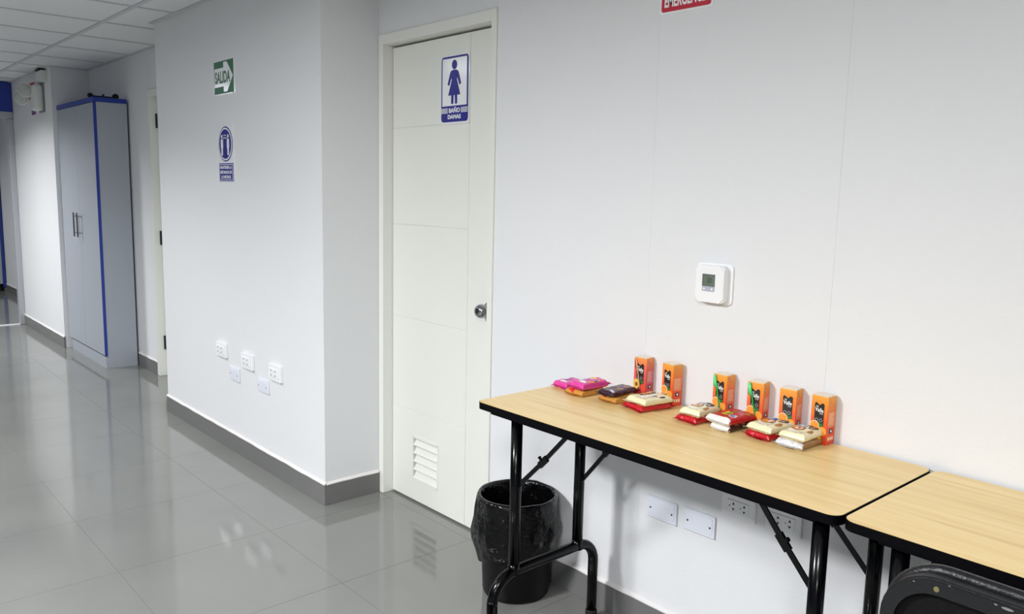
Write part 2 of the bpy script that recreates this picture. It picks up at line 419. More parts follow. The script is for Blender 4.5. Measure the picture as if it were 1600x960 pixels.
# cabinet beyond the partition
c2 = tag(empty('storage_cabinet', (-12.38, 1.6, 0)), 'grey cabinet with blue edge and black kick board, cut by the picture\'s left border', 'cabinet')
def C2(n, bm, mt): o = link(n, bm, mt, c2); o.location = (12.38, -1.6, 0); return o
C2('body', bx(-12.68, -12.12, 1.2, 2.03, .1, 1.95), CABG)
C2('plinth', bx(-12.65, -12.17, 1.22, 2.01, 0, .1), BLKM)
C2('cabinet_door', bx(-12.118, -12.1, 1.2, 1.611, .1, 1.95), CABG); C2('cabinet_door', bx(-12.118, -12.1, 1.614, 2.018, .1, 1.95), CABG)
C2('blue_edge', bx(-12.12, -12.098, 2.02, 2.05, .06, 1.95), BLUE)

# ------------------------------------------------------------ emergency light, junction box and sign on the far wall
el = tag(empty('emergency_light', (-7.975, YP, 2.12)), 'white twin-head emergency light high on the corridor wall', 'emergency light')
EL = lambda o: (setattr(o, 'location', (7.975, -YP, -2.12)), o)[1]
EW = mat('aged_white_plastic', (214, 218, 214), .35)
EL(link('housing', bx(-8.06, -7.89, 1.625, YP, 2.0, 2.215, bev=.028, seg=4), EW, el, True))
EL(link('back_plate', bx(-8.05, -7.88, YP-.012, YP, 1.99, 2.23, bev=.003), mat('dull_grey', (120, 124, 128), .5), el))  # dull grey sheet, shows as a darker edge round the housing
EL(link('indicator', lathe(bmesh.new(), [(.007, 0), (.007, -.006), (0, -.008)], (-8.02, 1.626, 2.1), 'y', 12), mat('red_led', (200, 50, 60), .3), el))
CLR = mat('lamp_lens', (186, 190, 186), .08, bump=1, bscale=45)
for (x, y, z) in ((-8.03, 1.598, 2.172), (-8.12, 1.583, 2.112)):
    h = EL(link('lamp_head', lathe(bmesh.new(), [(0, .05), (.03, .045), (.05, .02), (.06, 0), (.062, -.012), (.057, -.016)], (0, 0, 0), 'y', 28), EW, el, True))
    h.matrix_local = Matrix.Translation(Vector((x+7.975, y-YP, z-2.12))) @ Matrix.Rotation(math.radians(48), 4, 'Z') @ Matrix.Rotation(math.radians(12), 4, 'X')
    l = link('lens', lathe(bmesh.new(), [(.057, -.014), (.045, -.024), (.02, -.029), (0, -.03)], (0, 0, 0), 'y', 28), CLR, h, True)
EL(link('neck', tube(bmesh.new(), [(-8.0, 1.66, 2.16), (-8.08, 1.65, 2.16)], .014, 10), EW, el))
jb = tag(empty('junction_box', (-7.87, YP, 2.275)), 'small white junction box just under the ceiling, above the emergency light', 'junction box')
o = link('cover', bx(-.1, .1, -.045, 0, -.045, .045, bev=.005), EW, jb); o = link('cable_entry', bx(-.07, .05, -.05, 0, .045, .06), DARK, jb)
RED = mat('sign_red', (190, 35, 55), .4); PUR = mat('sign_purple', (120, 70, 130), .4); SW = mat('sign_white', (238, 240, 245), .35)
sf = tag(empty('safety_sign', (-8.29, YP, 2.125)), 'narrow red and purple safety sign behind the emergency light', 'sign')
link('sheet', bx(-.09, .09, -.003, 0, -.145, .145), SW, sf); link('red_field', bx(-.085, .085, -.0038, -.003, .04, .14), RED, sf)
link('purple_field', bx(-.08, .08, -.0038, -.003, -.138, -.06), PUR, sf); link('dark_stripe', bx(-.085, -.03, -.0038, -.003, -.05, .035), mat('sign_navy', (60, 50, 100), .4), sf)

# ------------------------------------------------------------ signs
GRN = mat('sign_green', (18, 100, 62), .3); NAVY = mat('sign_blue', (38, 36, 135), .3); SWG = mat('sign_white_gloss', (240, 241, 244), .12)
def poly(name, pts, mt, parent, y0=-.0032, y1=-.0022): return link(name, prism(bmesh.new(), pts, 'y', y0, y1), mt, parent)
# exit sign
es = tag(empty('exit_sign', (-4.128, YP, 1.945)), 'green and white SALIDA exit sign with arrow, high on the projecting wall', 'sign')
link('sheet', bx(-.132, .132, -.002, 0, -.0875, .0875), SWG, es)
poly('green_field', [(-.122, -.08), (.118, -.08), (.118, .08), (-.122, .08)], GRN, es)
poly('arrow', [(-.113, -.046), (.0, -.046), (.0, -.073), (.042, -.073), (.113, 0), (.042, .073), (.0, .073), (.0, .046), (-.113, .046)], SWG, es, -.0042, -.0031)
text_part('SALIDA', 'lettering', GRN, es, .19, .06, (-.012, -.0043, .0), RW, .03)
poly('corner_mark', [(.122-.014, -.0855), (.118, -.0855), (.118, -.0815), (.108, -.0815)], GRN, es)
# distancing sign
ds = tag(empty('distancing_sign', (-4.125, YP, 1.563)), 'blue and white social distancing sign below the green exit sign', 'sign')
link('sheet', bx(-.098, .098, -.002, 0, -.143, .148), SWG, ds)
poly('outer_ring', circ(-.004, .05, .088, .088, 40), NAVY, ds)
poly('white_ring', circ(-.004, .05, .082, .082, 40), SWG, ds, -.0042, -.0031)
poly('blue_disc', circ(-.004, .05, .074, .074, 40), NAVY, ds, -.0052, -.0041)
for sx in (-1, 1):
    cxp = -.004+sx*.038
    poly('figure_head', circ(cxp, .088, .009, .01, 14), SWG, ds, -.006, -.0051)
    poly('figure_body', [(cxp-.013, .075), (cxp+.013, .075), (cxp+.014, .03), (cxp+.009, .03), (cxp+.009, -.006), (cxp-.009, -.006), (cxp-.009, .03), (cxp-.014, .03)], SWG, ds, -.006, -.0051)
poly('distance_arrow', [(-.024, .08), (-.018, .085), (-.018, .082), (.010, .082), (.010, .085), (.016, .08), (.010, .075), (.010, .078), (-.018, .078), (-.018, .075)], SWG, ds, -.006, -.0051)
text_part('1.5 m', 'lettering', SWG, ds, .03, .008, (-.004, -.0056, .094), RW, .02)
poly('caption_border', [(-.09, -.137), (.088, -.137), (.088, -.046), (-.09, -.046)], NAVY, ds)
poly('caption_line', [(-.085, -.132), (.083, -.132), (.083, -.051), (-.085, -.051)], SWG, ds, -.0042, -.0031)
poly('caption_field', [(-.081, -.129), (.079, -.129), (.079, -.054), (-.081, -.054)], NAVY, ds, -.0052, -.0041)
for k, t in enumerate(('MANTENER LA', 'DISTANCIA DE', '1.5 METROS')):
    text_part(t, 'lettering', SWG, ds, .145 if k < 2 else .12, .016, (-.001, -.0053, -.067-.0245*k), RW, .03)
# restroom sign, stuck on the door
bs = tag(empty('restroom_sign', (-2.652, YD, 1.804)), 'blue and white BAÑO DAMAS sign with woman pictogram, on the white door', 'sign')
link('sheet', prism(bmesh.new(), rrect(-.095, .093, -.138, .138, .006, 3), 'y', -.002, 0), mat('clear_sheet', (236, 236, 236), .08), bs)
poly('blue_border', rrect(-.088, .086, -.128, .128, .014), NAVY, bs)
poly('white_field', [(-.080, -.065), (.078, -.065), (.078, .120), (-.080, .120)], SWG, bs, -.0042, -.0031)
poly('figure_head', circ(-.001, .094, .0165, .0185, 24), NAVY, bs, -.0052, -.0041)
fig = [(-.012, .074), (.010, .074), (.022, .070), (.027, .062), (.043, .019), (.032, .014), (.018, .045), (.0155, .036), (.038, -.024), (.018, -.024), (.018, -.058), (.005, -.058), (.003, -.024), (-.005, -.024), (-.007, -.058), (-.020, -.058), (-.020, -.024), (-.040, -.024), (-.0175, .036), (-.020, .045), (-.034, .014), (-.045, .019), (-.029, .062), (-.024, .070)]
poly('figure_body', fig, NAVY, bs, -.0052, -.0041)
text_part('BAÑO', 'lettering', SWG, bs, .072, .023, (-.001, -.0033, -.081), RW, .04)
text_part('DAMAS', 'lettering', SWG, bs, .085, .017, (-.001, -.0033, -.108), RW, .04)
for sx in (-1, 1):
    for k in range(4):
        a, b = (-.086, -.044) if sx < 0 else (.042, .084)
        poly('stripe', [(a, -.0735-.0055*k-.003), (b, -.0735-.0055*k-.003), (b, -.0735-.0055*k), (a, -.0735-.0055*k)], SWG, bs, -.0042, -.0031)
# red sign cut by the top of the frame
em = tag(empty('emergency_sign', (-1.5065, YW, 2.051)), 'red EMERGENCIA sign high on the wall, cut by the top edge', 'sign')
link('sheet', prism(bmesh.new(), rrect(-.094, .094, -.122, .122, .008, 3), 'y', -.002, 0), SWG, em)
poly('red_field', rrect(-.087, .087, -.115, .115, .008), RED, em)
text_part('EMERGENCIA', 'lettering', SWG, em, .158, .036, (.003, -.0033, -.085), RW, .03)

# ------------------------------------------------------------ outlets and blank plates
def rpl(w_, h_, t, bev): return bx(-w_/2, w_/2, -t, 0, -h_/2, h_/2, bev=bev, seg=2)
def plate(name, x, z, y, w_, h_, label, group, kind, lower_shadow=False):
    r = tag(empty(name, (x, y, z)), label, 'socket' if kind != 'blank' else 'wall plate', group)
    t = .009 if kind == 'sock' else (.015 if kind == 'double' else .008)
    mt = WPL if kind != 'blank' else WPL2
    link('plate', rpl(w_, h_, t, .0025), mt, r)
    if kind == 'blank':
        link('cover', bx(-w_/2+.008, w_/2-.008, -t-.0015, -t+.001, -h_/2+.009, h_/2-.009, bev=.001, seg=1), WPL2, r)
        for sx in ((-1, 1)):
            link('screw', lathe(bmesh.new(), [(.003, 0), (.003, -.0015), (0, -.002)], (sx*w_*.36, -t-.001, -.002), 'y', 10), DARK, r)
    elif kind == 'sock':
        link('insert', bx(-.036, .036, -t-.0025, -t+.001, -.018, .018, bev=.001, seg=1), WPL, r)
        for ux in (-.0135, .022):
            for (dx, dz, tri) in ((0, .0085, 1), (0, -.0085, -1)):
                link('slot', prism(bmesh.new(), [(ux-.004, dz-.003*tri), (ux+.004, dz-.003*tri), (ux, dz+.004*tri)], 'y', -t-.0031, -t-.002), DARK, r)
            link('pin_hole', prism(bmesh.new(), circ(ux-.0125, 0, .0017, n=10), 'y', -t-.0031, -t-.002), DARK, r)
    else:
        link('insert', bx(-w_/2+.014, w_/2-.014, -t-.004, -t+.001, -.022, .022, bev=.0015, seg=1), WPL, r)
        for ux in (-.022, .02):
            for dz in (.011, -.011): link('slot', prism(bmesh.new(), circ(ux, dz, .0045, .003, n=10), 'y', -t-.0046, -t-.0035), DARK, r)
    return r
GR = 'socket plates on the projecting wall'; GB = 'blank plates on the projecting wall'
plate('wall_socket', -4.243, .531, YP, .128, .077, 'white double socket, leftmost and highest on the projecting wall', GR, 'double')
plate('wall_socket', -3.914, .522, YP, .132, .079, 'white double socket, middle of the three on the projecting wall', GR, 'double')
plate('wall_socket', -3.599, .519, YP, .124, .081, 'white double socket nearest the corner of the projecting wall', GR, 'double')
plate('blank_plate', -4.087, .424, YP, .122, .072, 'white blank plate between and below the two left sockets on the projecting wall', GB, 'blank')
plate('blank_plate', -3.743, .427, YP, .12, .066, 'white blank plate between and below the two right sockets on the projecting wall', GB, 'blank')
GR = 'socket plates under the front table'; GB = 'blank plates under the front table'
plate('blank_plate', -1.501, .424, YW, .115, .07, 'white blank plate under the table, nearer the black bin', GB, 'blank')
plate('blank_plate', -1.360, .4275, YW, .111, .069, 'white blank plate under the table, next to the socket', GB, 'blank')
plate('wall_socket', -1.2305, .5175, YW, .112, .066, 'white double socket under the table, beside the blank plates', GR, 'sock')
plate('wall_socket', -1.089, .5215, YW, .108, .066, 'white double socket behind the slanting table brace', GR, 'sock')
# thermostat
th = tag(empty('thermostat', (-1.354, YW, 1.153)), 'white thermostat with small grey screen showing 23, on the wall above the table', 'thermostat')
link('back_plate', prism(bmesh.new(), rrect(-.06, .06, -.058, .058, .012), 'y', -.006, 0), WPL, th)
bd = bmesh.new(); prism(bd, rrect(-.0475, .0475, -.053, .053, .012), 'y', -.031, -.006)
bmesh.ops.bevel(bd, geom=[e for e in bd.edges if all(v.co.y < -.03 for v in e.verts)], offset=.004, segments=3, affect='EDGES')
link('body', bd, WPL, th)
link('screen', bx(-.022, .018, -.0325, -.030, -.007, .026), mat('lcd', (104, 116, 104), .2), th)
link('screen_rim', bx(-.0235, -.022, -.0328, -.030, -.007, .0275), DARK, th); link('screen_rim', bx(-.0235, .018, -.0328, -.030, .026, .0275), DARK, th)
link('button_strip', bx(-.0235, .018, -.0325, -.030, -.021, -.008), mat('button_grey', (176, 178, 196), .4), th)
for x in (-.016, .010): link('button', bx(x-.003, x+.003, -.0335, -.032, -.017, -.012), SWG, th)
text_part('23', 'lettering', mat('lcd_digit', (62, 72, 66), .3), th, .014, .014, (0, -.0326, .011), RW, .01)

# ------------------------------------------------------------ folding tables
TZ = .7749
def table(x0, x1, name_label, group, inset=.147, yf=1.5148, yb=1.982, flip=False):
    r = tag(empty('folding_table', ((x0+x1)/2, (yf+yb)/2, 0)), name_label, 'table', group)
    cx, cy = (x0+x1)/2, (yf+yb)/2
    L = lambda pts: [(a-cx, b-cy) for a, b in pts]
    out = rrect(x0-cx, x1-cx, yf-cy, yb-cy, .028, 8)
    link('tabletop', prism(bmesh.new(), rrect(x0-cx+.0015, x1-cx-.0015, yf-cy+.0015, yb-cy-.0015, .027, 8), 'z', TZ-.004, TZ), WOOD, r)
    bm = bmesh.new(); prism(bm, out, 'z', TZ-.021, TZ-.0008); link('edge_band', bm, BLKE, r)
    bm = bmesh.new()     # steel rim underneath
    for (a, b, c, d) in ((x0+.065, x1-.04, yf+.006, yf+.016), (x0+.065, x1-.04, yb-.03, yb-.02), (x0+.065, x0+.075, yf+.006, yb-.02), (x1-.05, x1-.04, yf+.006, yb-.02)):
        box(bm, a-cx, b-cx, c-cy, d-cy, TZ-.028, TZ-.02)
    link('apron', bm, BLKE, r)
    for sx, lx in ((1, x0+inset), (-1, x1-.052)):
        lx -= cx
        yfA, yrA = 1.553-cy, 1.826-cy
        fr_ = link('leg_frame', bmesh.new(), None, r)
        bm = bmesh.new(); ar = .07; fy0, fy1 = yf-.045-cy, 1.905-cy
        pts = [(lx, fy0, .004), (lx, fy0, .20)] + arc((fy0+ar+.015, .19), ar+.015, 180, 92, 7, x=lx)
        pts += [(lx, yfA+.03, .277), (lx, yrA-.03, .277)] + arc((fy1-ar, .207), ar, 88, 0, 7, x=lx) + [(lx, fy1, .004)]
        tube(bm, pts, .0165, 14); bm.to_mesh(fr_.data); bm.free(); fr_.data.materials.append(BLK)
        for p in fr_.data.polygons: p.use_smooth = len(p.vertices) == 4
        for y in (yfA, yrA):
            link('leg', tube(bmesh.new(), [(lx, y, .27), (lx, y, TZ-.03)], .017, 18), BLK, r, True)
            link('weld_collar', tube(bmesh.new(), [(lx, y, .268), (lx, y, .30)], [.0195, .0172], 14), BLK, r, True)
        for y in (fy0, fy1): link('foot_cap', lathe(bmesh.new(), [(.019, 0), (.0195, .004), (.0195, .03), (.0175, .034), (0, .034)], (lx, y, 0), 'z', 16), BLKM, r)
        for y, zb in ((yfA, .545), (yrA, .50)):
            s = sx; xa, xb = lx+s*.012, lx+s*(.208 if sx > 0 else (.145 if y == yfA else .205)); za, zt_ = (zb, TZ-.03) if sx > 0 else (.59 if y == yfA else .535, TZ-.03)
            xm_, zm_ = xa+(xb-xa)*.52, za+(zt_-za)*.50-.0
            bm = bmesh.new()
            def bar(p, q, wd=.0065, th_=.0022, yy=y):
                d = Vector((q[0]-p[0], 0, q[1]-p[1])).normalized(); n_ = Vector((-d.z, 0, d.x))*wd
                P = [(p[0]+n_.x, p[1]+n_.z), (p[0]-n_.x, p[1]-n_.z), (q[0]-n_.x, q[1]-n_.z), (q[0]+n_.x, q[1]+n_.z)]
                prism(bm, P, 'y', yy-th_, yy+th_)
            bar((xa, za), (xm_, zm_)); bar((xm_, zm_), (xb, zt_))
            d = Vector((xb-xa, 0, zt_-za)).normalized()
            bar((xm_-d.x*.02, zm_-d.z*.02), (xm_+d.x*.02, zm_+d.z*.02), .0095, .004)
            br = link('brace', bm, BLK, r)
            link('lock_stud', tube(bmesh.new(), [(xm_-d.z*s*.004, y-.004, zm_+d.x*s*.004), (xm_-d.z*.018*s, y-.004, zm_+d.x*.018*s)], [.003, .0055], 10), BLK, br)
        link('hinge_tube', tube(bmesh.new(), [(lx, yf+.04-cy, TZ-.038), (lx, yb-.03-cy, TZ-.038)], .011, 12), BLK, r, True)
    return r
t1 = table(-1.8569, -.7156, 'light wood folding table with black edge, holding the snacks and juice boxes', 'folding tables along the wall')
t2 = table(-.7105, .46, 'light wood folding table with nothing on it, cut by the right edge', 'folding tables along the wall', .105)
for x, wd in ((-.53, .024), (-.468, .02), (-.41, .04)):
    link('latch_bracket', bx(x-wd/2+.12, x+wd/2+.12, 1.545-1.748, 1.60-1.748, TZ-.058, TZ-.03), BLKM, t2)

# ------------------------------------------------------------ waste bin with liner
bn = tag(empty('waste_bin', (-2.02, 1.845, 0)), 'round black waste bin lined with a black plastic bag, under the table\'s left end', 'bin')
link('bucket', lathe(bmesh.new(), [(0, .012), (.105, .012), (.108, 0), (.113, 0), (.118, .012), (.132, .34), (.137, .345), (.137, .355), (.129, .355), (.127, .34), (.112, .03), (0, .028)], (0, 0, 0), 'z', 48), mat('black_bin_plastic', (7, 7, 8), .4, spec=.25), bn, True)
BAG = mat('black_bag_plastic', (5, 5, 6), .2, bump=1, bscale=24, spec=.35)
def bagj(r, h, a):
    k = 0 if h > .345 and r > .12 else 1
    n1 = noise.noise((math.cos(a)*2.2, math.sin(a)*2.2, h*9)); n2 = noise.noise((math.cos(a)*7, math.sin(a)*7, h*22+5))
    out = r > .139 and h < .34
    rr = r + (.012*n1+.006*n2)*(1 if out else .45)*k
    if out: rr = max(rr, .1395); 
    hh = h + (.028*n1+.008*n2 if (out and h < .2) else .004*n2*k)
    if h > .34: rr = r+.0015*n2; hh = h+.003*n1
    return max(0, rr), hh
prof = [(0, .06), (.06, .058), (.100, .07), (.108, .12), (.112, .18), (.117, .25), (.122, .31), (.127, .35), (.1315, .3605), (.138, .3605), (.1425, .352), (.1435, .335), (.143, .31), (.144, .285), (.148, .262), (.155, .24), (.157, .222), (.152, .203), (.147, .19), (.143, .178), (.138, .168), (.136, .172)]
bgm = lathe(bmesh.new(), prof, (0, 0, 0), 'z', 96, bagj)
# sagging, deeper hem on the camera-left side
for v in bgm.verts:
    a = math.atan2(v.co.y, v.co.x)
    if v.co.z < .30 and math.hypot(v.co.x, v.co.y) > .134:
        dd = math.cos(a-math.radians(215)); k = (.30-v.co.z)/.13
        v.co.z -= .028*dd*k+.012*k
    if v.co.y > .131: v.co.y = .131+(v.co.y-.131)*.1
link('bin_liner', bgm, BAG, bn, True)
bn.children[-1]['label'] = 'wrinkled glossy black bag folded over the rim'

# ------------------------------------------------------------ juice boxes
JW, JD, JH = .0471, .0388, .1272
ORG = gradient_mat('carton_orange', [(0, (226, 66, 36)), (.45, (238, 92, 40)), (.8, (240, 140, 52)), (1, (238, 168, 72))], 'Z', 0, JH)
PCH = gradient_mat('carton_peach', [(0, (206, 48, 52)), (.45, (224, 84, 84)), (.75, (232, 110, 84)), (1, (240, 158, 80))], 'Z', 0, JH)
LBL = mat('label_black', (38, 34, 34), .35); FOIL = mat('carton_top', (226, 214, 196), .3)
PEEL = mat('orange_peel', (240, 160, 60), .4); PULP = mat('orange_pulp', (246, 150, 40), .4); PITH = mat('orange_pith', (250, 222, 170), .4)
LEAF = mat('leaf_green', (52, 120, 48), .4); PNL = mat('panel_pale', (238, 150, 110), .4); PNLP = mat('panel_pink', (222, 130, 140), .4)
GREEN = mat('straw_green', (40, 200, 90), .2); STRAWP = mat('straw_peach', (240, 190, 150), .25); PIT = mat('peach_stone', (150, 70, 40), .5)
PEACH = mat('peach_red', (226, 80, 60), .4)
def juice(x, y, a, label, kind='orange', straw=None, turned=False):
    """x, y = front right corner of the base; local origin = base centre; front faces -y, left side at -x"""
    c, s = math.cos(a), math.sin(a)
    ctr = Vector((x, y))-Vector((c, s))*JW/2+Vector((-s, c))*JD/2
    r = tag(empty('juice_box', (ctr.x, ctr.y, TZ), a), label, 'juice box', 'juice boxes on the table')
    bm = bmesh.new(); box(bm, -JW/2, JW/2, -JD/2, JD/2, 0, JH-.001, bev=.0015, seg=2)
    link('carton', bm, PCH if kind == 'peach' else ORG, r)
    bm = bmesh.new()
    box(bm, -JW/2+.001, JW/2-.001, -JD/2+.001, JD/2-.001, JH-.0015, JH, bev=.0005, seg=1)
    box(bm, -JW/2+.001, JW/2-.001, -.003, .0035, JH, JH+.0014)
    link('folded_top', bm, FOIL, r)
    bm = bmesh.new()      # the two side flaps with their folded triangle
    for q in (-1, 1):
        prism(bm, [(-JD/2+.003, JH-.003), (JD/2-.003, JH-.003), (0, JH-.022)], 'x', q*JW/2 if q > 0 else -JW/2-.0009, JW/2+.0009 if q > 0 else -JW/2)
    link('side_flap', bm, PCH if kind == 'peach' else ORG, r)
    f0 = -JD/2
    def FP(n, pts, m_, k=0): return poly(n, pts, m_, r, f0-.0006-.0003*k, f0-.0001)
    FP('label_panel', [(-.0125, .028), (.0135, .028), (.0135, .105), (.009, .1085), (.005, .1065), (0, .102), (-.006, .1065), (-.010, .1085), (-.0135, .105)], LBL)
    text_part('del', 'lettering', SWG, r, .006, .0038, (-.006, f0-.0008, .0985), RW, .01)
    text_part('Valle', 'lettering', SWG, r, .0238, .0105, (.0, f0-.0008, .0895), (PI/2, math.radians(5), 0), .02)
    text_part('Fresh', 'lettering', SWG, r, .009, .003, (.006, f0-.0008, .0805), RW, .01)
    for cx_ in (-.006, .0055):
        P = circ(cx_, .063, .0042, n=16); Q = circ(cx_, .063, .0036, n=16)
        bm = bmesh.new()
        A = [bm.verts.new((p[0], f0-.0009, p[1])) for p in P]; B = [bm.verts.new((p[0], f0-.0009, p[1])) for p in Q]
        for k in range(16): bm.faces.new((A[k], A[(k+1) % 16], B[(k+1) % 16], B[k]))
        link('ring_print', bm, SWG, r)
    FP('leaf_print', [(-.001, .056), (.001, .047), (.010, .045), (.0133, .051), (.011, .057), (.006, .053), (.002, .059)], LEAF, 1)
    if kind == 'orange':
        FP('fruit_print', circ(.0115, .0355, .0118, n=24), PEEL, 2)
        FP('slice_print', circ(-.0105, .0465, .0135, n=28), PITH, 3); FP('slice_print', circ(-.0105, .0465, .0116, n=28), PULP, 4)
        for k in range(8):
            t = k*PI/4+.2
            FP('segment_line', [(-.0105+.0016*math.cos(t+1.3), .0465+.0016*math.sin(t+1.3)), (-.0105+.0113*math.cos(t), .0465+.0113*math.sin(t)), (-.0105+.0111*math.cos(t+.06), .0465+.0111*math.sin(t+.06))], PITH, 5)
    else:
        FP('fruit_print', circ(.0115, .033, .0122, n=24), PEACH, 2)
        FP('slice_print', circ(-.0125, .043, .0115, .016, n=28), mat('peach_flesh', (246, 196, 90), .4), 3); FP('stone_print', circ(-.0115, .042, .0052, .0068, n=20), PIT, 4)
    # right side panel
    s0 = JW/2
    sp = link('side_panel', prism(bmesh.new(), [(-.0155, .048), (.014, .048), (.014, .086), (-.0155, .086)], 'x', s0, s0+.0007), PNLP if kind == 'peach' else PNL, r)
    for k in range(6):
        link('text_line', bx(s0+.0006, s0+.0010, -.013, .010-.003*(k % 3), .081-.005*k, .0822-.005*k), PITH, r)
    link('logo_patch', prism(bmesh.new(), [(-.007, .030), (.007, .030), (.007, .042), (-.007, .042)], 'x', s0, s0+.0007), LBL, r)
    link('logo_mark', prism(bmesh.new(), circ(0, .036, .0035, n=12), 'x', s0+.0005, s0+.001), SWG, r)
    for k in range(3): link('text_line', bx(s0+.0002, s0+.0009, -.013+.009*k, -.007+.009*k, .012, .021), PITH, r)
    if straw:
        tl, bt = (-.016, JH-.003), (.0075, .012) if kind != 'peach' else (.004, .03)
        yy = f0-.0035; bm = bmesh.new()
        tube(bm, [(tl[0]-.002, yy, tl[1]-.032), (tl[0]-.0035, yy, tl[1]-.004), (tl[0]-.001, yy, tl[1]), (tl[0]+.0022, yy, tl[1]-.004), (bt[0], yy, bt[1])], .0018, 10)
        link('straw', bm, straw, r, True)
        if straw is GREEN:
            bm = bmesh.new(); tube(bm, [(tl[0]-.001, yy-.001, tl[1]-.001), (tl[0]+.003, yy-.001, tl[1]-.035)], .0042, 8)
            for v in bm.verts: v.co.y = yy+(v.co.y-yy)*.5
            link('straw_wrap', bm, mat('straw_film', (120, 220, 150), .15), r, True)
    return r
juice(-1.558, 1.949, .0643, 'peach coloured juice box with pale straw, leftmost of the six', 'peach', STRAWP)
juice(-1.4487, 1.9384, -.1599, 'orange juice box turned to show its side, second from left, no straw')
juice(-1.2675, 1.946, -.0391, 'orange juice box with green straw, behind the red cookie pack', 'orange', GREEN)
juice(-1.153, 1.948, .1211, 'orange juice box with green straw, fourth from left', 'orange', GREEN)
juice(-1.056, 1.948, .0904, 'orange juice box without straw, second from the right end')
juice(-.967, 1.9445, -.077, 'orange juice box without straw, rightmost of the six')

